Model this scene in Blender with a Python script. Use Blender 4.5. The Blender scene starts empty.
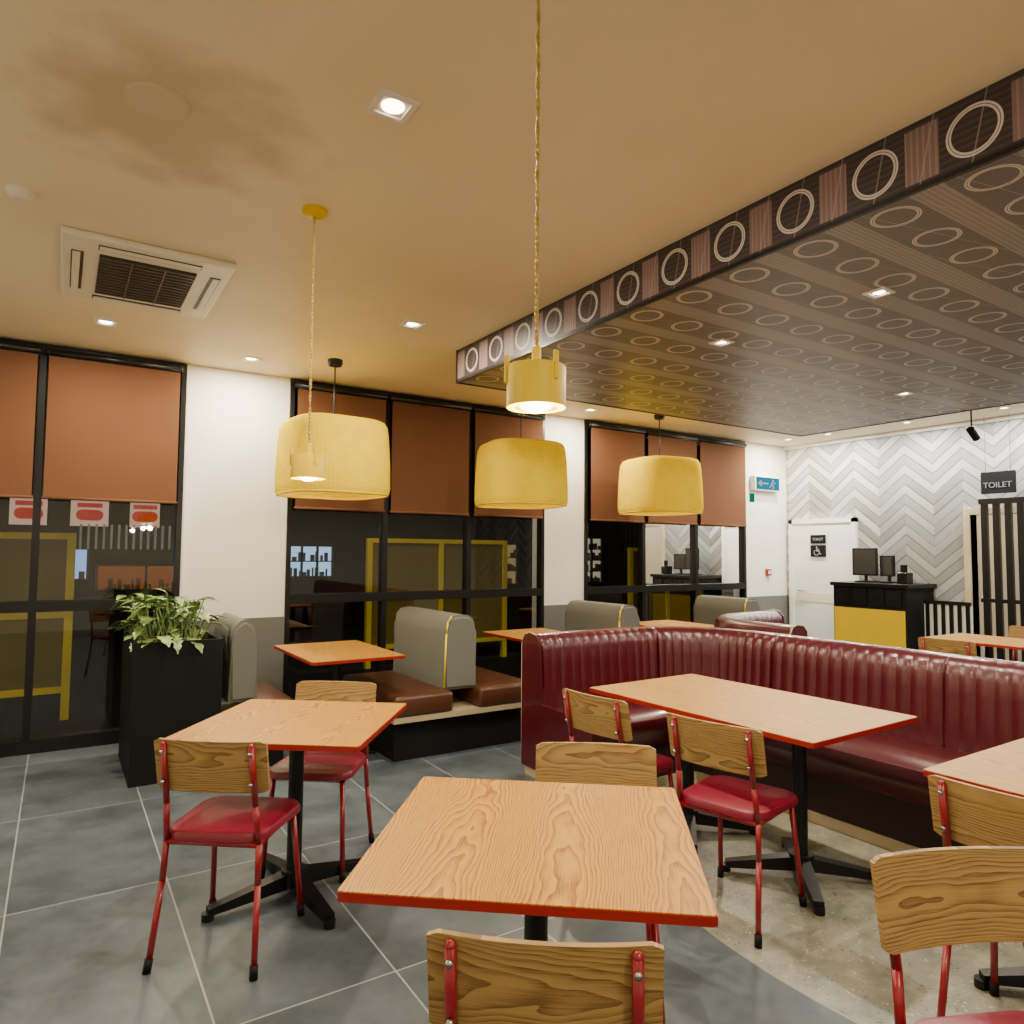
import bpy, bmesh, math, random
from mathutils import Vector, Matrix
random.seed(7)
COL=bpy.context.scene.collection
# ------------------------------------------------------------------ node helpers
class NT:
    def __init__(s,name):
        s.mat=bpy.data.materials.new(name); s.mat.use_nodes=True
        s.t=s.mat.node_tree; s.n=s.t.nodes; s.n.clear()
        s.out=s.n.new("ShaderNodeOutputMaterial")
    def put(s,sock,v):
        if v is None: return
        if isinstance(v,bpy.types.NodeSocket): s.t.links.new(v,sock)
        else:
            try: sock.default_value=v
            except Exception: sock.default_value=(*v,1) if len(v)==3 else v
    def node(s,typ,ins={},**kw):
        n=s.n.new(typ)
        for k,v in kw.items(): setattr(n,k,v)
        for k,v in ins.items(): s.put(n.inputs[k],v)
        return n
    def m(s,op,a,b=None,c=None):
        n=s.n.new("ShaderNodeMath"); n.operation=op
        s.put(n.inputs[0],a); s.put(n.inputs[1],b); s.put(n.inputs[2],c)
        return n.outputs[0]
    def xyz(s):
        tc=s.n.new("ShaderNodeTexCoord"); sp=s.n.new("ShaderNodeSeparateXYZ")
        s.t.links.new(tc.outputs["Object"],sp.inputs[0])
        return sp.outputs[0],sp.outputs[1],sp.outputs[2],tc.outputs["Object"]
    def comb(s,x,y,z):
        n=s.n.new("ShaderNodeCombineXYZ"); s.put(n.inputs[0],x);s.put(n.inputs[1],y);s.put(n.inputs[2],z); return n.outputs[0]
    def noise(s,vec,scale,detail=3,rough=.5):
        n=s.node("ShaderNodeTexNoise",{"Vector":vec,"Scale":scale,"Detail":detail,"Roughness":rough}); return n.outputs["Fac"]
    def mix(s,f,a,b):
        n=s.n.new("ShaderNodeMix"); n.data_type='RGBA'
        s.put(n.inputs[0],f)
        s.put(n.inputs[6],(*a,1) if isinstance(a,tuple) and len(a)==3 else a)
        s.put(n.inputs[7],(*b,1) if isinstance(b,tuple) and len(b)==3 else b)
        return n.outputs[2]
    def ramp(s,f,lo,hi):
        n=s.node("ShaderNodeMapRange",{"Value":f,"From Min":lo,"From Max":hi}); n.clamp=True; return n.outputs[0]
    def bump(s,h,strength=.3,dist=.01):
        n=s.node("ShaderNodeBump",{"Height":h,"Strength":strength,"Distance":dist}); return n.outputs[0]
    def bsdf(s,col,rough=.5,metal=0,spec=.5,normal=None,emis=None,es=0,coat=0):
        n=s.n.new("ShaderNodeBsdfPrincipled")
        s.put(n.inputs["Base Color"],(*col,1) if isinstance(col,tuple) and len(col)==3 else col)
        s.put(n.inputs["Roughness"],rough); s.put(n.inputs["Metallic"],metal)
        s.put(n.inputs["Specular IOR Level"],spec); s.put(n.inputs["Coat Weight"],coat)
        if normal is not None: s.put(n.inputs["Normal"],normal)
        if emis is not None:
            s.put(n.inputs["Emission Color"],(*emis,1)); s.put(n.inputs["Emission Strength"],es)
        s.t.links.new(n.outputs[0],s.out.inputs[0]); return n
def paint(name,col,rough=.5,metal=0,spec=.5,var=.08,bs=40,bst=.08,coat=0):
    t=NT(name); x,y,z,o=t.xyz()
    f=t.noise(o,bs,4); g=t.noise(o,2.2,2)
    c=t.mix(g,tuple(min(1,a*(1-var)) for a in col),tuple(min(1,a*(1+var)) for a in col))
    t.bsdf(c,rough,metal,spec,t.bump(f,bst,.004),coat=coat); return t.mat
def emit(name,col,st):
    t=NT(name); e=t.node("ShaderNodeEmission",{"Color":(*col,1),"Strength":st}); t.t.links.new(e.outputs[0],t.out.inputs[0]); return t.mat
def wood(name,base,dark,along='y',period=.27,cath=13,freq=1.0,rough=.35,coat=.15,spec=.4):
    t=NT(name); x,y,z,o=t.xyz()
    a,b=(x,y) if along=='y' else ((y,x) if along=='x' else (z,x))
    info=t.node("ShaderNodeObjectInfo"); rnd=t.m('MULTIPLY',info.outputs["Random"],5.0)
    a1=t.m('ADD',a,t.m('MULTIPLY',info.outputs["Random"],.31))
    b1=t.m('ADD',b,rnd)
    idx=t.m('FLOOR',t.m('DIVIDE',a1,period))
    fx=t.m('SUBTRACT',t.m('FRACT',t.m('DIVIDE',a1,period)),.5)
    sv=t.comb(t.m('MULTIPLY',a1,2.4),t.m('MULTIPLY',b1,.9),t.m('MULTIPLY',idx,3.7))
    n1=t.noise(sv,2.0,3)
    val=t.m('ADD',t.m('ADD',t.m('MULTIPLY',t.m('MULTIPLY',fx,fx),cath),t.m('MULTIPLY',b1,1.5*freq)),t.m('MULTIPLY',n1,3.2))
    fr=t.m('FRACT',t.m('MULTIPLY',val,3.6))
    line=t.m('POWER',fr,1.8)
    fine=t.noise(t.comb(t.m('MULTIPLY',a1,260),t.m('MULTIPLY',b1,8),0),1.0,3,.6)
    pore=t.ramp(fine,.42,.64)
    f=t.m('ADD',t.m('MULTIPLY',line,.68),t.m('MULTIPLY',t.m('MULTIPLY',pore,t.m('ADD',line,.3)),.5))
    tone=t.noise(t.comb(t.m('MULTIPLY',idx,4.1),t.m('MULTIPLY',b1,.4),0),1.0,1)
    c=t.mix(f,base,dark)
    c2=t.mix(t.ramp(tone,.3,.7),c,t.mix(.25,c,tuple(v*.8 for v in base)))
    t.bsdf(c2,rough,0,spec,t.bump(f,.08,.002),coat=coat); return t.mat
# ------------------------------------------------------------------ mesh helpers
def obj(name,bm,mat,parent=None,smooth=False,loc=(0,0,0)):
    me=bpy.data.meshes.new(name); bmesh.ops.recalc_face_normals(bm,faces=bm.faces)
    bm.to_mesh(me); bm.free()
    for m in (mat if isinstance(mat,(list,tuple)) else [mat]): me.materials.append(m)
    if smooth:
        for p in me.polygons: p.use_smooth=True
    o=bpy.data.objects.new(name,me); COL.objects.link(o); o.location=loc
    if parent is not None: o.parent=parent
    if smooth=='auto':
        md=o.modifiers.new("es",'EDGE_SPLIT'); md.split_angle=math.radians(38)
    return o
def empty(name,loc=(0,0,0),rz=0):
    e=bpy.data.objects.new(name,None); COL.objects.link(e); e.location=loc; e.rotation_euler=(0,0,rz); e.empty_display_size=.1; return e
def bbox(bm,lo,hi,mi=0,bev=0):
    r=bmesh.ops.create_cube(bm,size=1)
    vs=r['verts']
    for v in vs:
        v.co=Vector([(lo[i]+hi[i])/2+v.co[i]*(hi[i]-lo[i]) for i in range(3)])
    fs=set(f for v in vs for f in v.link_faces)
    for f in fs: f.material_index=mi
    if bev>0:
        es=list(set(e for v in vs for e in v.link_edges))
        bmesh.ops.bevel(bm,geom=es,offset=bev,segments=3,affect='EDGES',profile=.5)
def box(name,lo,hi,mat,parent=None,bev=0):
    bm=bmesh.new(); bbox(bm,lo,hi,0,bev); return obj(name,bm,mat,parent,'auto' if bev>.015 else False)
def rod(bm,p,q,r,r2=None,seg=12,mi=0,ball=True):
    p=Vector(p);q=Vector(q);d=q-p;L=d.length
    M=Matrix.Translation((p+q)/2)@d.to_track_quat('Z','Y').to_matrix().to_4x4()
    res=bmesh.ops.create_cone(bm,cap_ends=True,segments=seg,radius1=r,radius2=r2 if r2 else r,depth=L,matrix=M)
    for v in res['verts']:
        for f in v.link_faces: f.material_index=mi
    if ball:
        for c,rr in ((p,r),(q,r2 if r2 else r)):
            s=bmesh.ops.create_uvsphere(bm,u_segments=seg,v_segments=6,radius=rr,matrix=Matrix.Translation(c))
            for v in s['verts']:
                for f in v.link_faces: f.material_index=mi
def tube(bm,pts,r,seg=10,mi=0):
    for a,b in zip(pts[:-1],pts[1:]): rod(bm,a,b,r,seg=seg,mi=mi)
def lathe(bm,prof,seg=48,c=(0,0,0),mi=0,cap=False,sq=2.0):
    rings=[]
    for r,z in prof:
        ring=[]
        for i in range(seg):
            a=2*math.pi*i/seg; k=r/((abs(math.cos(a))**sq+abs(math.sin(a))**sq)**(1/sq)) if sq!=2 else r
            ring.append(bm.verts.new((c[0]+k*math.cos(a),c[1]+k*math.sin(a),c[2]+z)))
        rings.append(ring)
    for A,B in zip(rings[:-1],rings[1:]):
        for i in range(seg):
            f=bm.faces.new((A[i],A[(i+1)%seg],B[(i+1)%seg],B[i])); f.material_index=mi
    if cap:
        for R_ in (rings[0],rings[-1]):
            f=bm.faces.new(R_); f.material_index=mi
def prism(bm,poly,z0,z1,mi=0):
    a=[bm.verts.new((x,y,z0)) for x,y in poly]; b=[bm.verts.new((x,y,z1)) for x,y in poly]
    n=len(poly)
    bm.faces.new(a).material_index=mi; bm.faces.new(b).material_index=mi
    for i in range(n): bm.faces.new((a[i],a[(i+1)%n],b[(i+1)%n],b[i])).material_index=mi
def rrect(w,d,r,n=6,taper=0):
    pts=[]
    for cx,cy,a0 in ((w/2-r,d/2-r,0),(-w/2+r,d/2-r,90),(-w/2+r,-d/2+r,180),(w/2-r,-d/2+r,270)):
        for i in range(n+1):
            a=math.radians(a0+90*i/n); x=cx+r*math.cos(a); y=cy+r*math.sin(a)
            pts.append((x*(1+taper*y/d),y))
    return pts
# ------------------------------------------------------------------ materials
M={}
M['wall']=paint("wall_paint",(.78,.75,.66),.6,var=.03,bst=.03)
t=NT("ceiling_paint"); x,y,z,o=t.xyz(); g=t.noise(o,.5,4,.55)
c=t.mix(t.ramp(g,.35,.65),(.76,.63,.41),(.86,.73,.50))
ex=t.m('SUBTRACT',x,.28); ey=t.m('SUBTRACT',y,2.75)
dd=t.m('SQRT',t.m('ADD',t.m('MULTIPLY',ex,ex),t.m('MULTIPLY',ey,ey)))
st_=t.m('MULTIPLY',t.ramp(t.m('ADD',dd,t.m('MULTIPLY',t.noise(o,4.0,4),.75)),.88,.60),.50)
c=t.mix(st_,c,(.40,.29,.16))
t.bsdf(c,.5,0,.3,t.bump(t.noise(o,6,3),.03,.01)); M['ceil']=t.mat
M['speaker']=paint("speaker_grille",(.62,.51,.33),.6,bs=400,bst=.4)
M['black']=paint("black_metal",(.006,.006,.006),.35,.3)
M['blackmat']=paint("black_matte",(.006,.006,.006),.6,spec=.2)
M['red']=paint("red_powder_coat",(.25,.004,.010),.28,0,.5,coat=.35)
M['rededge']=paint("red_table_edge",(.28,.008,.007),.35)
M['redseat']=paint("red_vinyl_seat",(.20,.004,.022),.38,0,.5,bs=180,bst=.2,coat=.15)
M['maroon']=paint("maroon_vinyl",(.064,.0025,.007),.28,0,.6,bs=160,bst=.18,coat=.25)
M['cream']=paint("cream_trim",(.44,.36,.22),.45)
M['brown']=paint("brown_leather",(.070,.022,.008),.38,bs=120,bst=.2,coat=.15)
M['greyfab']=paint("grey_fabric",(.15,.15,.125),.85,spec=.2,bs=300,bst=.5)
M['dado']=paint("grey_dado",(.13,.13,.115),.45)
M['yellow']=paint("yellow_enamel",(.78,.53,.0),.45,spec=.3)
M['yellowtrim']=paint("yellow_piping",(.72,.54,.0),.5)
M['white']=paint("white_enamel",(.82,.80,.74),.35)
M['offwhite']=paint("offwhite_plastic",(.78,.72,.58),.4)
M['darkgrey']=paint("dark_grille",(.03,.027,.022),.5)
M['steel']=paint("steel",(.5,.5,.48),.25,1)
M['soil']=paint("soil",(.03,.02,.012),.9)
M['oak']=wood("oak_table",(.58,.275,.022),(.20,.060,.003),'y',.27,13,1,.45,0,.3)
M['oakx']=wood("oak_table_wide",(.52,.27,.038),(.20,.075,.007),'y',.21,10,.8,.45,0,.3)
M['slat']=wood("ash_backrest",(.42,.26,.085),(.12,.052,.012),'z',.17,7,.9,.5,.0,.3)
M['glow']=emit("lamp_diffuser",(1,.88,.68),16)
M['cordy']=paint("yellow_cord",(.50,.32,.06),.6)
# floor
t=NT("floor_tile"); x,y,z,o=t.xyz()
px=t.m('DIVIDE',t.m('ADD',x,.13),.6); py=t.m('DIVIDE',t.m('SUBTRACT',y,3.6),1.2)
dx=t.m('MULTIPLY',t.m('ABSOLUTE',t.m('SUBTRACT',t.m('FRACT',t.m('ADD',px,.5)),.5)),.6)
dy=t.m('MULTIPLY',t.m('ABSOLUTE',t.m('SUBTRACT',t.m('FRACT',t.m('ADD',py,.5)),.5)),1.2)
gr=t.m('LESS_THAN',t.m('MINIMUM',dx,dy),.0034)
tid=t.comb(t.m('FLOOR',px),t.m('FLOOR',py),0)
wn=t.node("ShaderNodeTexWhiteNoise",{"Vector":tid}).outputs["Value"]
cl=t.noise(t.node("ShaderNodeVectorMath",{0:o,1:t.comb(t.m('MULTIPLY',wn,9),0,0)},operation='ADD').outputs[0],2.1,7,.65)
fi=t.noise(o,28,4,.7)
v=t.m('ADD',t.m('MULTIPLY',t.ramp(cl,.38,.62),.75),t.m('MULTIPLY',fi,.25))
c=t.mix(v,(.046,.060,.070),(.125,.150,.163))
c=t.mix(t.m('MULTIPLY',wn,.25),c,(.07,.084,.091))
c=t.mix(gr,c,(.30,.33,.32))
ddx=t.m('SUBTRACT',x,4.6); ddy=t.m('SUBTRACT',y,1.6)
rad=t.m('SQRT',t.m('ADD',t.m('MULTIPLY',ddx,ddx),t.m('MULTIPLY',ddy,ddy)))
inz=t.m('LESS_THAN',rad,2.4)
vo=t.node("ShaderNodeTexVoronoi",{"Vector":o,"Scale":48.0}); spk=t.m('LESS_THAN',vo.outputs["Distance"],.25)
vc=t.noise(o,14,2)
ter=t.mix(t.ramp(t.noise(o,6,6,.75),.35,.65),(.15,.15,.11),(.31,.295,.22))
ter=t.mix(t.m('MULTIPLY',spk,.8),ter,t.mix(t.ramp(vc,.4,.6),(.045,.045,.035),(.50,.47,.38)))
rim=t.m('LESS_THAN',t.m('ABSOLUTE',t.m('SUBTRACT',rad,2.4)),.006)
c=t.mix(inz,c,ter); c=t.mix(rim,c,(.25,.23,.18))
ro=t.m('ADD',.25,t.m('MULTIPLY',t.ramp(fi,.2,.8),.18))
t.bsdf(c,ro,0,.5,t.bump(t.m('SUBTRACT',t.m('MULTIPLY',fi,.15),gr),.12,.004)); M['floor']=t.mat
# chevron wall
t=NT("chevron_relief_tile"); x,y,z,o=t.xyz()
p=.66
zz=t.m('MULTIPLY',t.m('PINGPONG',y,p/2),.85)
val=t.m('DIVIDE',t.m('ADD',z,zz),.125)
fr=t.m('FRACT',val); idn=t.m('FLOOR',val); col=t.m('FLOOR',t.m('DIVIDE',y,p/2))
wn=t.node("ShaderNodeTexWhiteNoise",{"Vector":t.comb(idn,col,0)}).outputs["Value"]
alt=t.m('MODULO',t.m('ADD',idn,40),2.0)
gap=t.m('LESS_THAN',fr,.13)
c=t.mix(t.m('ADD',t.m('MULTIPLY',alt,.45),t.m('MULTIPLY',wn,.55)),(.86,.86,.83),(.36,.37,.35))  # relief shading painted into the colour: alternate bands greyed, plus random tone
c=t.mix(gap,c,(.26,.27,.26))
h=t.m('ADD',t.m('MULTIPLY',fr,t.m('SUBTRACT',1.4,wn)),t.m('MULTIPLY',gap,-.6))
t.bsdf(c,.36,0,.5,t.bump(h,1.0,.05)); M['chev']=t.mat
# soffit print
def soffit(name,face):
    t=NT(name); x,y,z,o=t.xyz()
    a=x if face=='end' else y
    P=.34
    ph=t.m('DIVIDE',t.m('SUBTRACT',a,1.07),P)
    lx=t.m('MULTIPLY',t.m('SUBTRACT',t.m('FRACT',t.m('ADD',ph,.5)),.5),P)
    if face=='under':
        lw=t.m('MULTIPLY',t.m('SUBTRACT',t.m('FRACT',t.m('ADD',t.m('DIVIDE',t.m('SUBTRACT',x,2.66),.31),.5)),.5),.31)
    else: lw=t.m('SUBTRACT',z,2.925)
    d=t.m('SQRT',t.m('ADD',t.m('MULTIPLY',lx,lx),t.m('MULTIPLY',lw,lw)))
    ring=t.m('MULTIPLY',t.m('LESS_THAN',t.m('ABSOLUTE',t.m('SUBTRACT',d,.080)),.0085),t.m('GREATER_THAN',t.m('ABSOLUTE',t.m('SUBTRACT',d,.080)),.0012))
    bx=t.m('SUBTRACT',P/2,t.m('ABSOLUTE',lx))
    bar=t.m('LESS_THAN',bx,.058)
    if face!='under': bar=t.m('MULTIPLY',bar,t.m('LESS_THAN',t.m('ABSOLUTE',lw),.10))
    w1=t.m('LESS_THAN',t.m('FRACT',t.m('MULTIPLY',a,48)),.35)
    oth=x if face=='under' else z
    w2=t.m('LESS_THAN',t.m('FRACT',t.m('MULTIPLY',oth,40)),.4)
    n=t.noise(o,2.2,4)
    if face=='under':
        base=t.mix(n,(.080,.068,.062),(.165,.146,.134))
        base=t.mix(t.m('MULTIPLY',w2,.30),base,(.25,.225,.205))
        barc=t.mix(t.m('MULTIPLY',w1,.4),(.24,.212,.192),(.43,.39,.355))
    else:
        base=t.mix(n,(.020,.012,.014),(.048,.034,.036))
        base=t.mix(t.m('MULTIPLY',w2,.2),base,(.14,.10,.10))
        barc=t.mix(t.m('MULTIPLY',w1,.5),(.18,.115,.11),(.32,.23,.22))
    c=t.mix(bar,base,barc)
    ar=t.m('LESS_THAN',t.m('FRACT',t.m('ADD',t.m('MULTIPLY',a,5.9),t.m('MULTIPLY',oth,1.3))),.035)
    c=t.mix(t.m('MULTIPLY',ar,.35),c,(.4,.36,.34))
    c=t.mix(t.m('MULTIPLY',ring,.8 if face!='under' else .85),c,(.68,.62,.56))
    t.bsdf(c,.42,0,.4); return t.mat
M['sofF']=soffit("soffit_fascia_print",'side'); M['sofE']=soffit("soffit_end_print",'end'); M['sofU']=soffit("soffit_underside_print",'under')
t=NT("roller_blind_fabric"); x,y,z,o=t.xyz()
n=t.noise(t.comb(t.m('MULTIPLY',x,200),0,t.m('MULTIPLY',z,200)),1,2); g=t.noise(o,1.3,2)
t.bsdf(t.mix(g,(.110,.048,.024),(.155,.070,.035)),.8,0,.10,t.bump(n,.3,.002)); M['blind']=t.mat
t=NT("window_glass")
fres=t.node("ShaderNodeFresnel",{"IOR":1.52}); tr=t.node("ShaderNodeBsdfTransparent",{"Color":(.78,.82,.82,1)}); gl=t.node("ShaderNodeBsdfGlossy",{"Roughness":.015,"Color":(1,1,1,1)})
mx=t.node("ShaderNodeMixShader",{0:t.m('MULTIPLY',fres.outputs[0],1.5)}); t.t.links.new(tr.outputs[0],mx.inputs[1]); t.t.links.new(gl.outputs[0],mx.inputs[2]); t.t.links.new(mx.outputs[0],t.out.inputs[0]); M['glass']=t.mat
t=NT("yellow_woven_shade"); x,y,z,o=t.xyz()
ang=t.m('ARCTAN2',y,x)
w=t.m('SINE',t.m('MULTIPLY',z,420)); w2=t.m('SINE',t.m('MULTIPLY',ang,90))
h=t.m('ADD',t.m('MULTIPLY',w,.5),t.m('MULTIPLY',w2,.15))
n=t.noise(o,9,3)
c=t.mix(t.ramp(t.m('ADD',h,n),-.4,1.3),(.62,.43,.0),(.90,.68,.0))
bp=t.bump(h,.3,.003)
d=t.node("ShaderNodeBsdfDiffuse",{"Color":c,"Normal":bp}); tl=t.node("ShaderNodeBsdfTranslucent",{"Color":c,"Normal":bp})
mx=t.node("ShaderNodeMixShader",{0:.3}); t.t.links.new(d.outputs[0],mx.inputs[1]); t.t.links.new(tl.outputs[0],mx.inputs[2]); t.t.links.new(mx.outputs[0],t.out.inputs[0]); M['shade']=t.mat
t=NT("plant_leaf"); x,y,z,o=t.xyz(); n=t.noise(o,9,3)
t.bsdf(t.mix(t.ramp(n,.35,.65),(.03,.10,.015),(.30,.40,.13)),.4,0,.4); M['leaf']=t.mat

# ------------------------------------------------------------------ room shell
W=6.31; XW=8.78; H=3.05; XL=-2.4; YB=-2.6
box("floor",(XL-.2,YB-.2,-.1),(XW+.2,W+.12,0),M['floor'])
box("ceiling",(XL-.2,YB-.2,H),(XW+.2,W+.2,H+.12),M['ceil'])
box("wall_left",(XL-.15,YB,0),(XL,W,H),M['wall'])
box("wall_back",(XL-.15,YB-.15,0),(XW+.15,YB,H),M['wall'])
bm=bmesh.new()
for a,b in ((.83,1.70),(4.48,5.07),(7.86,XW+.15)): bbox(bm,(a,W,0),(b,W+.2,H))
obj("wall_window_side",bm,M['wall'])
bm=bmesh.new()
for a,b in ((.84,1.69),(4.49,5.06),(7.87,XW-.01)):
    bbox(bm,(a,W-.018,0),(b,W+.001,.92))
obj("trim_dado",bm,M['dado'])
bm=bmesh.new()
D0,D1=2.75,3.89
bbox(bm,(XW,D1,0),(XW+.15,W+.02,H)); bbox(bm,(XW,YB,0),(XW+.15,D0,H)); bbox(bm,(XW,D0,1.97),(XW+.15,D1,H))
obj("wall_chevron",bm,M['chev'])
bm=bmesh.new()
bbox(bm,(XW-.02,D1,0),(XW+.15,D1+.07,2.04)); bbox(bm,(XW-.02,D0-.07,0),(XW+.15,D0,2.04)); bbox(bm,(XW-.02,D0,1.97),(XW+.15,D1,2.04))
obj("trim_doorway",bm,M['cream'])
bm=bmesh.new()
bbox(bm,(XW+1.6,D0-.4,0),(XW+1.7,D1+.4,2.6)); bbox(bm,(XW+.15,D1+.3,0),(XW+1.7,D1+.4,2.6)); bbox(bm,(XW+.15,D0-.4,0),(XW+1.7,D0-.3,2.6)); bbox(bm,(XW+.15,D0-.4,2.5),(XW+1.7,D1+.4,2.6)); bbox(bm,(XW+.1,D0-.4,-.1),(XW+1.7,D1+.4,0))
obj("wall_corridor",bm,M['wall'])
bm=bmesh.new()
bbox(bm,(XW-.06,YB,H-.05),(XW-.001,W,H-.001))
obj("trim_cornice",bm,M['white'])
# ------------------------------------------------------------------ windows
def window(i,xs,z1=3.04):
    e=empty("window_%d"%i,(0,0,0)); bm=bmesh.new()
    y0,y1=W-.02,W+.07
    for k,x in enumerate(xs):
        w=.05 if 0<k<len(xs)-1 else .04
        bbox(bm,(x-w/2,y0,0),(x+w/2,y1,z1))
    bbox(bm,(xs[0],y0-.005,z1-.07),(xs[-1],y1,z1)); bbox(bm,(xs[0],y0-.01,0),(xs[-1],y1,.10)); bbox(bm,(xs[0],y0-.005,1.03),(xs[-1],y1,1.11))
    obj("frame",bm,M['black'],e)
    bm=bmesh.new()
    for a,b in zip(xs[:-1],xs[1:]):
        for z0,zz in ((.1,1.03),(1.11,z1-.07)):
            vs=[bm.verts.new(c) for c in ((a+.02,W+.03,z0),(b-.02,W+.03,z0),(b-.02,W+.03,zz),(a+.02,W+.03,zz))]; bm.faces.new(vs)
    obj("glass",bm,M['glass'],e)
    return e
w1=[-2.3,-1.1,-.15,.82]; w2=[1.71,2.62,3.54,4.47]; w3=[5.08,5.98,6.9,7.85]
for i,xs in enumerate((w1,w2,w3)): window(i+1,xs)
for xs in (w1,w2,w3):
    for a,b in zip(xs[:-1],xs[1:]):
        e=empty("roller_blind",((a+b)/2,W-.06,1.88)); hw=(b-a)/2-.035
        bm=bmesh.new()
        nx=10
        for k in range(nx):
            x0=-hw+2*hw*k/nx;x1=-hw+2*hw*(k+1)/nx
            vs=[bm.verts.new(c) for c in ((x0,0,0),(x1,0,0),(x1,0,1.07),(x0,0,1.07))]; bm.faces.new(vs)
        obj("fabric",bm,M['blind'],e)
        bm=bmesh.new(); rod(bm,(-hw,0,0),(hw,0,0),.012,mi=0); obj("hem_bar",bm,M['blind'],e,True)
        bm=bmesh.new(); rod(bm,(-hw,.0,1.1),(hw,.0,1.1),.028); obj("roller",bm,M['black'],e,True)
# ------------------------------------------------------------------ soffit
e=empty("ceiling_bulkhead",(0,0,0))
SX0,SX1,SY1,SZ=2.52,6.80,4.70,2.80
bm=bmesh.new()
vs=[bm.verts.new(c) for c in ((SX0,YB,SZ),(SX1,YB,SZ),(SX1,SY1,SZ),(SX0,SY1,SZ))]; bm.faces.new(vs)
obj("underside",bm,M['sofU'],e)
bm=bmesh.new()
for X in (SX0,SX1):
    vs=[bm.verts.new(c) for c in ((X,YB,SZ),(X,SY1,SZ),(X,SY1,H),(X,YB,H))]; bm.faces.new(vs)
obj("fascia",bm,M['sofF'],e)
bm=bmesh.new()
vs=[bm.verts.new(c) for c in ((SX0,SY1,SZ),(SX1,SY1,SZ),(SX1,SY1,H),(SX0,SY1,H))]; bm.faces.new(vs)
obj("fascia_end",bm,M['sofE'],e)
bm=bmesh.new()
bbox(bm,(SX0-.006,YB,SZ-.006),(SX0+.012,SY1,SZ+.012)); bbox(bm,(SX0-.006,SY1-.012,SZ-.006),(SX1,SY1+.006,SZ+.012)); bbox(bm,(SX0-.006,SY1-.01,SZ),(SX0+.01,SY1+.006,H)); bbox(bm,(SX1-.012,YB,SZ-.006),(SX1+.006,SY1,SZ+.012))
obj("edge_trim",bm,M['black'],e)
# ------------------------------------------------------------------ ceiling fittings
def light(name,typ,loc,energy,col,parent=None,**kw):
    l=bpy.data.lights.new(name,typ); l.energy=energy; l.color=col
    for k,v in kw.items(): setattr(l,k,v)
    o=bpy.data.objects.new(name,l); COL.objects.link(o); o.location=loc
    if parent is not None: o.parent=parent
    return o
WARM=(1,.87,.67)
def downlight(x,y,z=H,en=45,s=.05,col=WARM,square=True):
    e=empty("downlight",(x,y,z)); bm=bmesh.new()
    if square:
        for a,b,c,d in ((-s-.02,-s-.02,s+.02,-s),(-s-.02,s,s+.02,s+.02),(-s-.02,-s,-s,s),(s,-s,s+.02,s)): bbox(bm,(a,b,-.008),(c,d,.0))
    else: lathe(bm,[(s,.0),(s,-.006),(s+.015,-.008),(s+.022,0)],32)
    obj("bezel",bm,M['white'],e)
    bm=bmesh.new(); lathe(bm,[(0.001,-.003),(s*.8,-.003),(s*.8,-.001)],24); obj("lens",bm,M['glow'],e)
    light("bulb",'AREA',(0,0,-.012),en,col,e,shape='DISK',size=s*2)
for x,y in ((.92,2.21),(.21,5.46),(1.25,5.85),(1.97,4.32)): downlight(x,y)
for x,y in ((4.78,5.85),(8.2,5.85),(-1.3,4.4),(.9,-.9),(6.4,5.3)): downlight(x,y)
for x,y in ((-1.3,2.2),(-1.3,-.9)): downlight(x,y,H,24)
for x,y in ((3.37,2.86),(3.36,1.87),(5.65,2.96),(3.36,.4),(5.65,.9)): downlight(x,y,SZ-.001,40,.035)
for y in (5.3,4.3,3.3,2.0): downlight(8.25,y,H,52,.04,(1,.96,.90),False)
bm=bmesh.new(); lathe(bm,[(.001,-.008),(.085,-.008),(.10,-.006),(.105,0)],48); obj("ceiling_speaker",bm,M['speaker'],None,True,(.23,2.64,H))
bm=bmesh.new(); lathe(bm,[(.001,-.04),(.03,-.04),(.045,-.025),(.055,-.012),(.055,0)],32); obj("smoke_detector",bm,M['offwhite'],None,True,(-.2,3.64,H))
# AC cassette
e=empty("ceiling_air_conditioner",(.35,4.42,H))
bm=bmesh.new(); bbox(bm,(-.40,-.50,-.035),(.40,.50,0),0,.012); obj("panel",bm,M['offwhite'],e)
bm=bmesh.new(); bbox(bm,(-.23,-.31,-.042),(.23,.31,-.034)); obj("grille_recess",bm,M['darkgrey'],e)
bm=bmesh.new()
for k in range(13):
    yy=-.29+.58*k/12; bbox(bm,(-.23,yy-.006,-.05),(.23,yy+.006,-.04))
for xx in (-.08,.08): bbox(bm,(xx-.004,-.31,-.052),(xx+.004,.31,-.04))
obj("grille_slats",bm,paint("grille_brown",(.09,.07,.05),.5),e)
bm=bmesh.new()
for a in ((-.24,-.435,.24,-.375),(-.24,.375,.24,.435)): bbox(bm,(a[0],a[1],-.039),(a[2],a[3],-.033))
for a in ((-.355,-.3,-.30,.3),(.30,-.3,.355,.3)): bbox(bm,(a[0],a[1],-.039),(a[2],a[3],-.033))
obj("air_slots",bm,M['darkgrey'],e)
bm=bmesh.new()
for a in ((-.235,-.43,.235,-.39),(-.235,.39,.235,.43)): bbox(bm,(a[0],a[1],-.044),(a[2],a[3],-.038),0,.002)
for a in ((-.35,-.295,-.315,.295),(.315,-.295,.35,.295)): bbox(bm,(a[0],a[1],-.044),(a[2],a[3],-.038),0,.002)
obj("louvres",bm,M['offwhite'],e)
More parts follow.
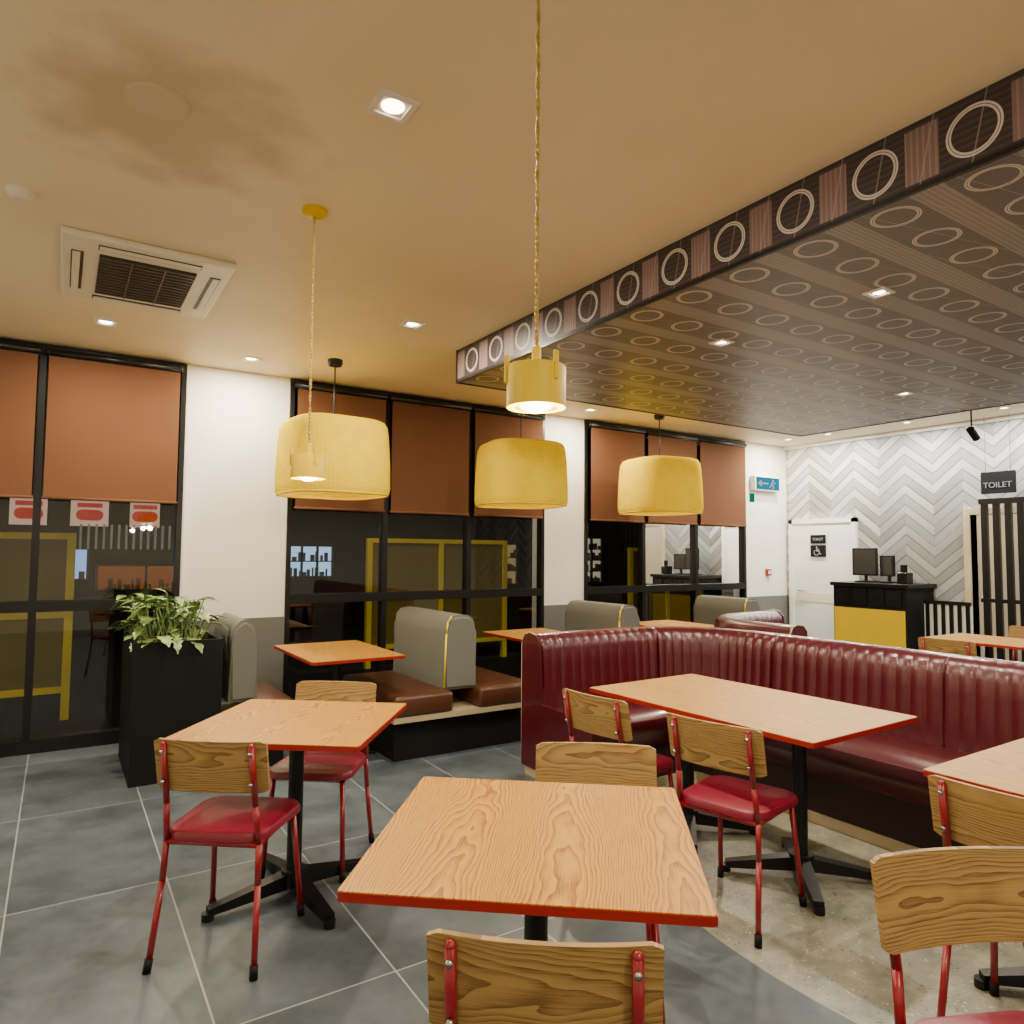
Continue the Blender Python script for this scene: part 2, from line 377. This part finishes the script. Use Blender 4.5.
# ------------------------------------------------------------------ pendants
R=math.radians
def can(x,y,zb,en):
    e=empty("pendant_can_lamp",(x,y,zb)); Rr=.075
    bm=bmesh.new()
    lathe(bm,[(.055,.0),(Rr,.0),(Rr,.100),(Rr*.97,.105),(.02,.105)],40); lathe(bm,[(Rr-.004,0),(Rr-.004,.09)],40)
    obj("can",bm,M['yellow'],e,'auto')
    bm=bmesh.new()
    for a in (0,120,240):
        c,s=math.cos(math.radians(a+35)),math.sin(math.radians(a+35))
        bbox(bm,(c*Rr-.006,s*Rr-.006,.06),(c*Rr+.006,s*Rr+.006,.132),0,.003)
    rod(bm,(0,0,.10),(0,0,.15),.012)
    obj("lugs",bm,M['yellow'],e)
    bm=bmesh.new()
    amp=.003; n=60; top=H-zb
    pts=[(amp*math.sin(k*.9),amp*math.cos(k*.9),.14+(top-.14)*k/n) for k in range(n+1)]
    for A,B in zip(pts[:-1],pts[1:]): rod(bm,A,B,.0033,seg=6,ball=False)
    pts=[(-p[0],-p[1],p[2]) for p in pts]
    for A,B in zip(pts[:-1],pts[1:]): rod(bm,A,B,.0026,seg=6,ball=False)
    obj("twisted_cord",bm,M['cordy'],e,True)
    bm=bmesh.new(); lathe(bm,[(.001,top-.03),(.04,top-.03),(.055,top-.02),(.055,top)],32); obj("canopy",bm,M['yellow'],e,'auto')
    bm=bmesh.new(); lathe(bm,[(.001,-.012),(.02,-.010),(.04,.0),(.045,.02)],24); obj("bulb",bm,M['glow'],e,True)
    light("lamp_light",'POINT',(0,0,-.06),en,WARM,e,shadow_soft_size=.03)
can(.92,3.10,1.82,14); can(1.0,1.44,1.865,14); can(1.0,-.3,1.865,14)  # last can is unseen, added out of view to help light the ceiling
def drum(x,y,zb,en,rz):
    e=empty("pendant_drum_lamp",(x,y,zb),R(rz))
    Q=.405; SQ=3.3
    prof=[(Q*.975,0),(Q*1.0,.02),(Q*1.01,.06),(Q*1.005,.20),(Q*.985,.38),(Q*.965,.49),(Q*.945,.545),(Q*.90,.58),(Q*.82,.596),(Q*.5,.600),(.05,.602)]
    bm=bmesh.new(); lathe(bm,prof,120,sq=SQ); obj("woven_shade",bm,M['shade'],e,True)
    bm=bmesh.new(); lathe(bm,[(Q*.95,-.004),(Q*.98,-.008),(Q*.99,.01),(Q*.965,.014),(Q*.95,-.004)],120,sq=SQ); obj("rim",bm,M['yellow'],e,True)
    bm=bmesh.new(); rod(bm,(0,0,.36),(0,0,H-zb-.01),.006,seg=8); obj("cable",bm,M['black'],e,True)
    bm=bmesh.new(); lathe(bm,[(.001,H-zb-.05),(.05,H-zb-.05),(.06,H-zb-.03),(.06,H-zb)],32); obj("canopy",bm,M['black'],e,'auto')
    bm=bmesh.new(); bmesh.ops.create_uvsphere(bm,u_segments=20,v_segments=12,radius=.06,matrix=Matrix.Translation((0,0,.30))); obj("bulb",bm,emit("drum_bulb",(1,.86,.6),4),e,True)
    light("lamp_light",'POINT',(0,0,.21),en,WARM,e,shadow_soft_size=.07)
for x,y,rz in ((1.83,5.50,5),(3.70,5.58,-12),(5.60,5.64,-8)): drum(x,y,1.945,7,rz)
# ------------------------------------------------------------------ chair
_ch={}
def chair(x,y,ang):
    e=empty("dining_chair",(x,y,0),ang)
    if not _ch:
        bm=bmesh.new(); r=.0115
        for s in (-1,1):
            tube(bm,[(s*.195,-.235,.02),(s*.18,-.19,.30),(s*.175,-.18,.44),(s*.168,-.20,.58),(s*.165,-.240,.80)],r)
            tube(bm,[(s*.19,.20,.02),(s*.165,.155,.43),(s*.15,.145,.435)],r)
            tube(bm,[(s*.172,-.18,.435),(s*.165,.15,.435)],r)
            rod(bm,(s*.165,-.222,.665),(s*.165,-.205,.66),.006); rod(bm,(s*.165,-.24,.775),(s*.165,-.222,.775),.006)
        tube(bm,[(-.165,.15,.435),(.165,.15,.435)],r); tube(bm,[(-.172,-.18,.435),(.172,-.18,.435)],r)
        a=obj("frame",bm,M['red'],None,True)
        bm=bmesh.new()
        for s in (-1,1):
            rod(bm,(s*.197,-.24,0.001),(s*.194,-.232,.045),.0145,ball=False); rod(bm,(s*.1915,.203,0.001),(s*.188,.197,.045),.0145,ball=False)
        b=obj("feet",bm,M['blackmat'],None,True)
        bm=bmesh.new()
        for sc,z0 in ((.94,.437),(1.0,.446),(1.0,.462),(.97,.474),(.88,.480)):
            pts=rrect(.40,.40,.09,8,.10)
            ring=[bm.verts.new((px*sc,py*sc,z0)) for px,py in pts]
            if z0==.437: bm.faces.new(ring)
            else:
                n=len(ring)
                for i in range(n): bm.faces.new((prev[i],prev[(i+1)%n],ring[(i+1)%n],ring[i]))
            prev=ring
        bm.faces.new(prev)
        c=obj("seat",bm,M['redseat'],None,'auto')
        bm=bmesh.new(); nx,nz=20,8; g=[]
        for off in (0,-.014):
            G=[]
            for i in range(nx+1):
                u=-1+2*i/nx; xx=u*.212; hz=.096-(.010*max(0,(abs(u)-.9)/.1)**2)
                col=[]
                for k in range(nz+1):
                    w=-1+2*k/nz; zz=.720+w*hz
                    yy=-.200-.040*((zz-.63)/.2)+.026*(u*u)+off
                    col.append(bm.verts.new((xx,yy,zz)))
                G.append(col)
            g.append(G)
        for G in g:
            for i in range(nx):
                for k in range(nz): bm.faces.new((G[i][k],G[i+1][k],G[i+1][k+1],G[i][k+1]))
        A,B=g
        for i in range(nx):
            for k in (0,nz): bm.faces.new((A[i][k],A[i+1][k],B[i+1][k],B[i][k]))
        for k in range(nz):
            for i in (0,nx): bm.faces.new((A[i][k],A[i][k+1],B[i][k+1],B[i][k]))
        d=obj("backrest",bm,M['slat'],None,'auto')
        bm=bmesh.new()
        for s in (-1,1):
            for zz in (.665,.775):
                rod(bm,(s*.165,-.250-(zz-.665)*.12+.008,zz),(s*.165,-.240-(zz-.665)*.12+.01,zz),.007,seg=10,ball=False)
        f=obj("bolts",bm,M['steel'],None,True)
        for o in (a,b,c,d,f): o.parent=e
        _ch['l']=(a,b,c,d,f)
    else:
        for o in _ch['l']:
            n=bpy.data.objects.new(o.name.split('.')[0],o.data); COL.objects.link(n); n.parent=e
            for md in o.modifiers:
                m2=n.modifiers.new("es",'EDGE_SPLIT'); m2.split_angle=math.radians(38)
    return e
def face(dx,dy): return math.atan2(dy,dx)-math.pi/2
chair(.62,2.925,face(.616,.788)); chair(1.11,3.43,face(-.616,-.788))
chair(.89,1.225,face(.62,.785)); chair(1.50,1.80,face(-.62,-.785))
chair(2.49,2.05,face(.97,.22)); chair(2.42,2.70,face(.99,.12)); chair(2.56,.98,face(1,.08))
chair(1.67,.635,face(-.42,-.9))
chair(6.35,2.95,face(1,.1)); chair(7.7,3.0,face(-1,0.1))
# ------------------------------------------------------------------ tables
def table(name,x,y,ang,w,d,mat,foot=.36,ped=1):
    e=empty(name,(x,y,0),ang)
    bm=bmesh.new(); prism(bm,rrect(w,d,.012,3),.744,.75); obj("top_veneer",bm,mat,e)
    bm=bmesh.new(); prism(bm,rrect(w+.004,d+.004,.013,3),.727,.7475); obj("edge_band",bm,M['rededge'],e)
    ys=[0] if ped==1 else [-d/4,d/4]
    bm=bmesh.new()
    for yy in ys:
        rod(bm,(0,yy,.05),(0,yy,.715),.032,seg=20,ball=False)
        bbox(bm,(-.16,yy-.16,.713),(.16,yy+.16,.727))
        for k in range(4):
            a=math.pi/4+k*math.pi/2; c,s=math.cos(a),math.sin(a)
            p0=Vector((c*.02,yy+s*.02,.07)); p1=Vector((c*foot,yy+s*foot,.035))
            pr=Vector((-s,c,0))
            q=[]
            for P,hw,hh in ((p0,.032,.032),(p1,.022,.014)):
                q.append([bm.verts.new(P+pr*hw+Vector((0,0,hh))),bm.verts.new(P-pr*hw+Vector((0,0,hh))),bm.verts.new(P-pr*hw-Vector((0,0,hh))),bm.verts.new(P+pr*hw-Vector((0,0,hh)))])
            for i in range(4): bm.faces.new((q[0][i],q[0][(i+1)%4],q[1][(i+1)%4],q[1][i]))
            bm.faces.new(q[0]); bm.faces.new(q[1])
            rod(bm,(p1.x,p1.y,.0),(p1.x,p1.y,.03),.024,seg=14,ball=False)
        rod(bm,(0,yy,.04),(0,yy,.11),.055,seg=20,ball=False)
    obj("pedestal_base",bm,M['black'],e)
    return e
table("dining_table",1.115,1.592,R(-39.5),.82,.80,M['oak'])
table("dining_table",.92,3.17,R(-38),.80,.78,M['oak'])
table("booth_table",2.955,2.42,R(1.5),.84,1.36,M['oakx'],.34,2)
table("booth_table",3.00,.66,R(0),.84,1.32,M['oakx'],.34,2)
table("booth_table",1.80,5.22,0,.68,1.0,M['oakx'],.3,1)
table("booth_table",3.73,5.25,0,.68,1.0,M['oakx'],.3,1)
table("booth_table",5.5,5.25,0,.68,1.0,M['oakx'],.3,1)
table("dining_table",7.05,3.0,0,.7,.8,M['oakx'])
# ------------------------------------------------------------------ curved booths
def sweep(bm,path,prof,rib=None,mi=0):
    rings=[]
    for P,n,s in path:
        ring=[]
        for k,(d,z,rw) in enumerate(prof):
            dd=d
            if rib and rw: dd=d+rw*rib(s)
            ring.append(bm.verts.new((P.x+n.x*dd,P.y+n.y*dd,z)))
        rings.append(ring)
    m=len(prof)
    for A,B in zip(rings[:-1],rings[1:]):
        for i in range(m):
            j=(i+1)%m; bm.faces.new((A[i],B[i],B[j],A[j])).material_index=mi
    bm.faces.new(rings[0]).material_index=mi; bm.faces.new(list(reversed(rings[-1]))).material_index=mi
def mkpath(pts,ds=.010):
    P=[Vector((a,b,0)) for a,b in pts]; out=[]
    seg=[(P[i+1]-P[i]).length for i in range(len(P)-1)]; tot=sum(seg); n=int(tot/ds)
    for k in range(n+1):
        t=tot*k/n; i=0
        while i<len(seg)-1 and t>seg[i]: t-=seg[i]; i+=1
        p=P[i].lerp(P[i+1],min(1,t/seg[i]))
        first=t<seg[i]*.5 and i>0
        a=P[i-1] if first else P[i]; b=P[i+1]
        d=(b-a).normalized(); out.append([p,Vector((d.y,-d.x,0)),tot*k/n])
    return out
def booth(pts,loc=(0,0)):
    e=empty("curved_booth_sofa",(0,0,0)); path=mkpath(pts)
    for _ in range(5):
        ns=[p[1].copy() for p in path]
        for i in range(1,len(path)-1):
            path[i][1]=(ns[i-1]+ns[i]+ns[i+1]).normalized()
    rib=lambda s: .012*abs(math.sin(math.pi*s/.085))**.55 - (.018 if (s%1.105)<.014 else 0)
    back=[(0,.06,0),(0,.86,0),(.015,.915,0),(.05,.945,.05),(.10,.952,.15),(.15,.94,.3),(.185,.90,.6),(.198,.84,1),(.203,.75,1),(.213,.62,1),(.225,.50,.8),(.225,.10,0)]
    bm=bmesh.new(); sweep(bm,path,back,rib); obj("ribbed_back",bm,M['maroon'],e,'auto')
    seat=[(.22,.28,0),(.22,.455,0),(.30,.475,0),(.62,.478,0),(.70,.470,0),(.745,.445,0),(.755,.40,0),(.745,.36,0),(.73,.34,0),(.73,.28,0)]
    p3=path[::3]+([path[-1]] if (len(path)-1)%3 else [])
    bm=bmesh.new(); sweep(bm,p3,seat,lambda s:0); obj("seat_cushion",bm,M['maroon'],e,'auto')
    base=[(.21,.05,0),(.21,.30,0),(.70,.30,0),(.70,.05,0)]
    bm=bmesh.new(); sweep(bm,p3,base); obj("base_panel",bm,paint("maroon_base",(.020,.003,.004),.5),e)
    kick=[(.02,.0,0),(.02,.06,0),(.71,.06,0),(.71,.0,0)]
    bm=bmesh.new(); sweep(bm,p3,kick); obj("plinth",bm,M['cream'],e)
    for p,n,s in (path[0],path[-1]):
        dirv=Vector((-n.y,n.x,0))*(1 if s==0 else -1)
        bm=bmesh.new(); prof=[(-.006,.06),(-.006,.88),(.02,.935),(.08,.958),(.16,.945),(.205,.90),(.215,.8),(.235,.5),(.70,.482),(.76,.44),(.74,.30),(.71,.06)]
        A=[];B=[]
        for d,z in prof:
            q=p+n*d; q.z=z; A.append(bm.verts.new(q)); B.append(bm.verts.new(q-dirv*.012))
        bm.faces.new(A);bm.faces.new(B)
        for i in range(len(A)):
            j=(i+1)%len(A); bm.faces.new((A[i],A[j],B[j],B[i]))
        obj("end_panel",bm,M['maroon'],e)
        bm=bmesh.new(); pts=[]
        for d,z in prof:
            q=p+n*d-dirv*.006; q.z=z; pts.append(q)
        tube(bm,pts[:5],.007,8); obj("end_piping",bm,M['cream'],e,True)
    return e
def arc(cx,cy,r,a0,a1,n=24): return [(cx+r*math.cos(R(a0+(a1-a0)*k/n)),cy+r*math.sin(R(a0+(a1-a0)*k/n))) for k in range(n+1)]
booth([(2.72,4.05),(3.2,4.05)]+arc(3.52,3.25,.80,90,0)+[(4.32,2.6),(4.32,-.6)])
booth([(4.72,3.38),(4.72,3.7)]+arc(5.42,3.8,.70,180,90)+[(5.9,4.5)])
# ------------------------------------------------------------------ window booths
def bench(name,x0,x1,y0,y1,back,left=True,right=True,pipe=True):
    e=empty(name,(0,0,0))
    bm=bmesh.new(); bbox(bm,(x0+.04,y0+.10,0),(x1-.04,y1,.285)); obj("base",bm,M['blackmat'],e)
    bm=bmesh.new(); bbox(bm,(x0,y0+.015,.285),(x1,y1,.325)); obj("wood_rail",bm,M['cream'],e)
    b0,b1=back
    if left and b0-x0>.1: box("seat_pad",(x0,y0,.325),(b0+.02,y1,.475),M['brown'],e,.03)
    if right and x1-b1>.1: box("seat_pad",(b1-.02,y0,.325),(x1,y1,.475),M['brown'],e,.03)
    bm=bmesh.new()
    prof=[(b0-.015,.46),(b0,.88),(b0+.012,.97),(b0+.05,1.01),((b0+b1)/2,1.02),(b1-.05,1.01),(b1-.012,.97),(b1,.88),(b1+.015,.46)]
    A=[bm.verts.new((a,y0+.10,z)) for a,z in prof];B=[bm.verts.new((a,y1-.02,z)) for a,z in prof]
    fa=bm.faces.new(A);fb=bm.faces.new(B)
    for i in range(len(A)):
        j=(i+1)%len(A); bm.faces.new((A[i],A[j],B[j],B[i]))
    bmesh.ops.bevel(bm,geom=list(fa.edges)+list(fb.edges),offset=.025,segments=3,affect='EDGES')
    obj("backrest",bm,M['greyfab'],e,'auto')
    if pipe:
        bm=bmesh.new(); yy=y0+.105
        tube(bm,[(b0-.012,yy,.49),(b0+.002,yy,.88),(b0+.014,yy,.97),(b0+.05,yy+.01,1.008)],.007)
        obj("piping",bm,M['yellowtrim'],e,True)
    return e
bench("window_bench",1.00,1.42,4.98,5.80,(1.02,1.18),left=False,pipe=False)
bench("window_bench",2.02,3.22,4.62,5.72,(2.47,2.73))
bench("window_bench",4.0,4.95,4.80,5.75,(4.35,4.60))
bench("window_bench",5.8,6.9,4.90,5.75,(6.22,6.48))
# ------------------------------------------------------------------ planter
e=empty("planter_with_plant",(.69,5.5,0))
bm=bmesh.new()
for lo,hi in (((-.27,-.42,0),(.27,-.39,.90)),((-.27,.39,0),(.27,.42,.90)),((-.27,-.39,0),(-.24,.39,.90)),((.24,-.39,0),(.27,.39,.90)),((-.24,-.39,0),(.24,.39,.80))): bbox(bm,lo,hi)
obj("box",bm,M['blackmat'],e)
box("soil",(-.24,-.39,.8),(.24,.39,.84),M['soil'],e)
bm=bmesh.new()
def leaf(bm,base,dirv,L,wd,droop):
    d=Vector(dirv).normalized(); side=d.cross(Vector((0,0,1))); side=side.normalized() if side.length>.01 else Vector((1,0,0)); up=side.cross(d).normalized()
    n=8; prev=None
    for k in range(n+1):
        u=k/n; w=wd*max(.02,math.sin(math.pi*min(1,u*.93+.05)))**.8*(1-.3*u)*(1+.25*(-1)**k)
        c=Vector(base)+d*L*u-Vector((0,0,1))*droop*u*u*L
        l=bm.verts.new(c-side*w+up*w*.25); m=bm.verts.new(c); r=bm.verts.new(c+side*w+up*w*.25)
        if prev: bm.faces.new((prev[0],prev[1],m,l)); bm.faces.new((prev[1],prev[2],r,m))
        prev=(l,m,r)
stem=bmesh.new()
for k in range(170):
    bx,by=random.uniform(-.20,.13),random.uniform(-.36,.3)
    a=random.uniform(0,2*math.pi); el=random.uniform(-.2,.6)
    hgt=random.uniform(.04,.32)
    tip=(bx+.07*math.cos(a)+random.uniform(-.05,.04),by+.08*math.sin(a),.86+hgt)
    rod(stem,(bx,by,.83),tip,.004,seg=5,ball=False)
    leaf(bm,tip,(math.cos(a)*math.cos(el),math.sin(a)*math.cos(el),math.sin(el)),random.uniform(.11,.17) if math.cos(a)<.3 else .11,random.uniform(.03,.05),random.uniform(.2,.7))
obj("leaves",bm,M['leaf'],e,True); obj("stems",stem,M['leaf'],e)
# ------------------------------------------------------------------ door + signs
e=empty("door_1",(XW,0,0))
box("leaf",(-.045,5.30,.005),(-.005,6.18,1.93),M['white'],e,.004)
bm=bmesh.new(); bbox(bm,(-.06,5.24,0),(-.001,5.30,1.99)); bbox(bm,(-.06,6.18,0),(-.001,6.24,1.99)); bbox(bm,(-.06,5.24,1.93),(-.001,6.24,1.99)); obj("door_frame",bm,M['white'],e)
bm=bmesh.new(); rod(bm,(-.09,6.08,1.0),(-.09,5.96,1.0),.01); rod(bm,(-.045,6.08,1.0),(-.09,6.08,1.0),.01); obj("handle",bm,M['steel'],e,True)
box("kick_plate",(-.05,5.34,.85),(-.044,6.14,.98),M['offwhite'],e)
def text(name,body,loc,size,rot,mat,parent,ext=.002):
    c=bpy.data.curves.new(name,'FONT'); c.body=body; c.size=size; c.extrude=ext; c.align_x='CENTER'; c.align_y='CENTER'; c.materials.append(mat)
    o=bpy.data.objects.new(name,c); COL.objects.link(o); o.location=loc; o.rotation_euler=rot; o.parent=parent; return o
ROTX=(R(90),0,R(-90))
M['sgnw']=emit("sign_white",(.9,.9,.85),.7)
e=empty("accessible_toilet_sign",(XW-.055,5.78,0))
box("plate",(-.008,-.115,1.47),(0,.115,1.63),M['blackmat'],e); box("plate_upper",(-.008,-.115,1.65),(0,.115,1.77),M['blackmat'],e)
bm=bmesh.new()
X=-.014
def st(bm,pts,r=.006):
    for A,B in zip(pts[:-1],pts[1:]): rod(bm,(X,-A[0],1.55+A[1]),(X,-B[0],1.55+B[1]),r,seg=8)
st(bm,[(-.015,.035),(-.015,0),(.02,0),(.032,-.04),(.045,-.04)]); st(bm,[(-.015,.02),(.015,.02)])
st(bm,[(-.02+.035*math.cos(R(a)),-.022+.035*math.sin(R(a))) for a in range(110,341,23)],.004)
bmesh.ops.create_uvsphere(bm,u_segments=10,v_segments=8,radius=.010,matrix=Matrix.Translation((X,.015,1.60)))
obj("wheelchair_symbol",bm,M['sgnw'],e)
text("lettering","TOILET",(-.010,0,1.71),.05,ROTX,M['sgnw'],e)
e=empty("toilet_sign",(8.55,3.5,2.30))
box("board",(-.02,-.165,-.12),(.02,.165,.12),M['blackmat'],e,.004)
text("lettering","TOILET",(-.024,0,-.03),.085,ROTX,M['sgnw'],e)
bm=bmesh.new(); rod(bm,(0,-.12,.12),(0,-.12,.745),.003,seg=6); rod(bm,(0,.12,.12),(0,.12,.745),.003,seg=6); obj("hangers",bm,M['steel'],e)
e=empty("slatted_screen",(8.45,0,0)); bm=bmesh.new()
for k in range(12):
    yy=3.60-.115*k; bbox(bm,(-.02,yy-.032,.05),(.02,yy+.032,2.06))
bbox(bm,(-.025,2.26,2.06),(.025,3.65,2.12)); bbox(bm,(-.025,2.26,0),(.025,3.65,.05)); bbox(bm,(-.026,2.26,1.0),(.026,3.65,1.04))
obj("slats",bm,M['black'],e)
light("corridor_light",'POINT',(XW+.9,3.3,2.2),18,(1,.85,.65),None,shadow_soft_size=.1)
e=empty("low_slatted_partition",(8.4,0,0)); bm=bmesh.new()
for k in range(6):
    yy=4.20-.085*k; bbox(bm,(-.006,yy-.020,.03),(.006,yy+.020,.98))
bbox(bm,(-.012,3.74,.95),(.012,4.24,.99)); obj("dark_slats",bm,M['black'],e)
box("white_back",(.010,3.74,0),(.030,4.24,.95),M['white'],e)
e=empty("service_counter",(8.15,4.30,0))
box("carcass",(0,0,0),(.6,.90,1.12),M['blackmat'],e)
box("top",(-.03,-.03,1.12),(.62,.93,1.165),M['black'],e,.004)
box("yellow_panel",(-.02,.02,.10),(.0,.88,.86),M['yellow'],e)
bm=bmesh.new()
for k in range(4): bbox(bm,(-.015,.05+.21*k,.9),(0,.22+.21*k,1.09))
obj("upper_panels",bm,M['black'],e)
def monitor(x,y,z,w,h,ang):
    e=empty("pos_monitor",(x,y,z),ang)
    box("screen",(-.02,-w/2,.08),(.015,w/2,.08+h),M['black'],e,.006); box("display",(-.023,-w/2+.02,.10),(-.019,w/2-.02,.06+h),M['darkgrey'],e)
    bm=bmesh.new(); rod(bm,(.02,0,.01),(.02,0,.12),.02,seg=12,ball=False); bbox(bm,(-.08,-.1,0),(.1,.1,.015)); obj("stand",bm,M['black'],e)
monitor(8.4,4.93,1.167,.30,.34,R(8)); monitor(8.42,4.66,1.167,.22,.25,R(-20))
e=empty("receipt_printer",(8.35,4.42,1.167)); box("body",(-.07,-.06,0),(.07,.06,.13),M['black'],e,.01); box("paper",(-.02,-.04,.12),(-.015,.04,.22),M['blackmat'],e)
e=empty("emergency_exit_sign",(8.25,W,2.48)); box("housing",(-.27,-.09,-.10),(.27,-.001,.10),M['white'],e,.01)
box("face",(-.25,-.094,-.085),(.25,-.088,.085),emit("sign_cyan",(.01,.36,.55),.9),e)
bm=bmesh.new(); bbox(bm,(-.20,-.100,-.012),(.0,-.094,.012))
vs=[bm.verts.new(c) for c in ((-.22,-.097,0),(-.14,-.097,.05),(-.14,-.097,-.05))]; bm.faces.new(vs)
rod(bm,(.1,-.098,.045),(.1,-.098,.046),.016)
for A,B in (((.1,.03),(.08,-.01)),((.08,-.01),(.12,-.03)),((.12,-.03),(.10,-.07)),((.08,-.01),(.04,-.05)),((.1,.02),(.15,.01)),((.1,.02),(.06,.0))): rod(bm,(A[0],-.098,A[1]),(B[0],-.098,B[1]),.008,seg=6)
obj("arrow_and_running_figure",bm,M['sgnw'],e)
e=empty("safety_notice",(8.02,W+.002,2.2)); box("plate",(-.05,-.008,.02),(.05,0,.14),emit("notice_green",(.02,.35,.2),.6),e); box("plate_lower",(-.05,-.008,-.14),(.05,0,-.02),M['white'],e)
e=empty("fire_alarm_call_point",(8.33,W+.002,1.25)); box("case",(-.045,-.042,-.045),(.045,0,.045),M['rededge'],e,.005); box("glass",(-.025,-.045,-.02),(.025,-.041,.02),M['white'],e)
e=empty("ceiling_spotlight",(7.3,3.2,H)); bm=bmesh.new(); rod(bm,(0,0,-.30),(0,0,0),.008,seg=8); rod(bm,(-.03,0,-.34),(.09,0,-.42),.035,seg=16,ball=False); lathe(bm,[(.001,-.02),(.05,-.02),(.05,0)],20); obj("body",bm,M['blackmat'],e)
# ------------------------------------------------------------------ exterior (night)
M['asph']=paint("asphalt",(.010,.010,.010),.7,spec=.2); M['facade']=paint("facade_dark",(.010,.007,.005),.7,spec=.1); M['ydim']=paint("yellow_rail_paint",(.88,.66,.0),.5)
M['ymesh']=paint("yellow_mesh_panel",(.20,.14,.006),.7)
box("ground_outside",(-14,W+.12,-.25),(22,24,-.10),M['asph'])
e=empty("shop_building",(0,15,0))
box("facade",(-8,0,-.1),(16,.5,5),M['facade'],e)
bm=bmesh.new()
for a,b in ((-2.2,-1.5),(-.75,-.2),(.15,.75),(1.1,1.6)): bbox(bm,(a,-.06,1.92),(b,0,2.42))
obj("menu_light_boxes",bm,emit("signbox",(.75,.45,.32),.8),e)
bm=bmesh.new()
for a in (-1.85,-.47,.45,1.35):
    rod(bm,(a-.12,-.08,2.12),(a+.12,-.08,2.12),.10,seg=14); bbox(bm,(a-.2,-.09,2.26),(a+.2,-.065,2.34))
obj("menu_pictures",bm,emit("sign_red",(.38,.02,.012),1.0),e)
bm=bmesh.new()
for k in range(26): bbox(bm,(.3+.12*k,-.3,1.5),(.335+.12*k,-.25,1.95))
obj("awning_slats",bm,emit("lit_slats",(.55,.5,.38),.22),e)
def shopwin(x0,x1,z0,z1,col,st,item=(.3,.1,.05)):
    box("shop_window",(x0,-.04,z0),(x1,0,z1),emit("lit_shop_window",col,st),e)
    bm=bmesh.new(); n=max(1,int((z1-z0)/.28))
    for k in range(n+1): bbox(bm,(x0-.02,-.10,z0+(z1-z0)*k/n-.012),(x1+.02,-.03,z0+(z1-z0)*k/n+.012))
    for k in range(4): xx=x0+(x1-x0)*k/3; bbox(bm,(xx-.02,-.11,z0),(xx+.02,-.03,z1))
    obj("shelf_frames",bm,M['black'],e)
    bm=bmesh.new()
    for k in range(n):
        xx=x0+.05
        while xx<x1-.08:
            w=random.uniform(.03,.10); hh=random.uniform(.08,.2)
            if random.random()<.8: bbox(bm,(xx,-.09,z0+(z1-z0)*k/n+.012),(xx+w,-.05,z0+(z1-z0)*k/n+.012+hh))
            xx+=w+random.uniform(.01,.05)
    obj("shelf_goods",bm,paint("goods",item,.6),e)
shopwin(4.0,5.0,.95,1.6,(.35,.55,.75),1.5,(.12,.14,.2))
shopwin(-.8,.45,.95,1.5,(.28,.42,.75),1.4,(.1,.1,.2))
shopwin(-2.4,-1.2,.1,1.2,(.7,.35,.06),.7)
shopwin(.6,3.0,.75,1.2,(.40,.11,.02),.45)
shopwin(8.4,9.8,.7,1.7,(.6,.42,.18),.4)
shopwin(11.5,12.6,.7,1.9,(.6,.52,.35),.6)
def yframe(x0,x1,y,z1,n):
    e=empty("playground_fence",(0,y,0)); bm=bmesh.new()
    for k in range(n+1):
        x=x0+(x1-x0)*k/n; bbox(bm,(x-.035,-.04,-.1),(x+.035,.04,z1))
    for z in (.15,.85,z1-.06): bbox(bm,(x0,-.03,z),(x1,.03,z+.06))
    obj("posts_and_rails",bm,M['ydim'],e)
    box("mesh_panel",(x0,-.006,.2),(x1,.006,z1-.05),M['ymesh'],e)
yframe(3.6,5.8,9.2,1.68,2); yframe(-1.0,.1,7.9,1.65,1); yframe(8.6,10.4,9.4,1.6,2)
light("fence_fill_light",'POINT',(2.5,7.6,4.5),260,(1,.85,.6),None,shadow_soft_size=.3)  # unseen fill lamp, added to light the yellow fence frames outside
w=bpy.data.worlds.new("night"); bpy.context.scene.world=w; w.use_nodes=True
w.node_tree.nodes["Background"].inputs[0].default_value=(.01,.012,.02,1); w.node_tree.nodes["Background"].inputs[1].default_value=.2
# ------------------------------------------------------------------ camera
f=700.;yaw=R(32.85);pit=math.atan(40.3/700);rol=R(.44)
F=Vector((math.sin(yaw)*math.cos(pit),math.cos(yaw)*math.cos(pit),math.sin(pit)))
R0=Vector((math.cos(yaw),-math.sin(yaw),0)); U0=R0.cross(F)
rt=R0*math.cos(rol)+U0*math.sin(rol); up=-R0*math.sin(rol)+U0*math.cos(rol)
cd=bpy.data.cameras.new("camera"); cd.lens=36*f/1024; cd.sensor_width=36; cd.clip_start=.05
cam=bpy.data.objects.new("camera",cd); COL.objects.link(cam)
mt=Matrix((rt,up,-F)).transposed().to_4x4(); mt.translation=Vector((0,0,1.5)); cam.matrix_world=mt
bpy.context.scene.camera=cam
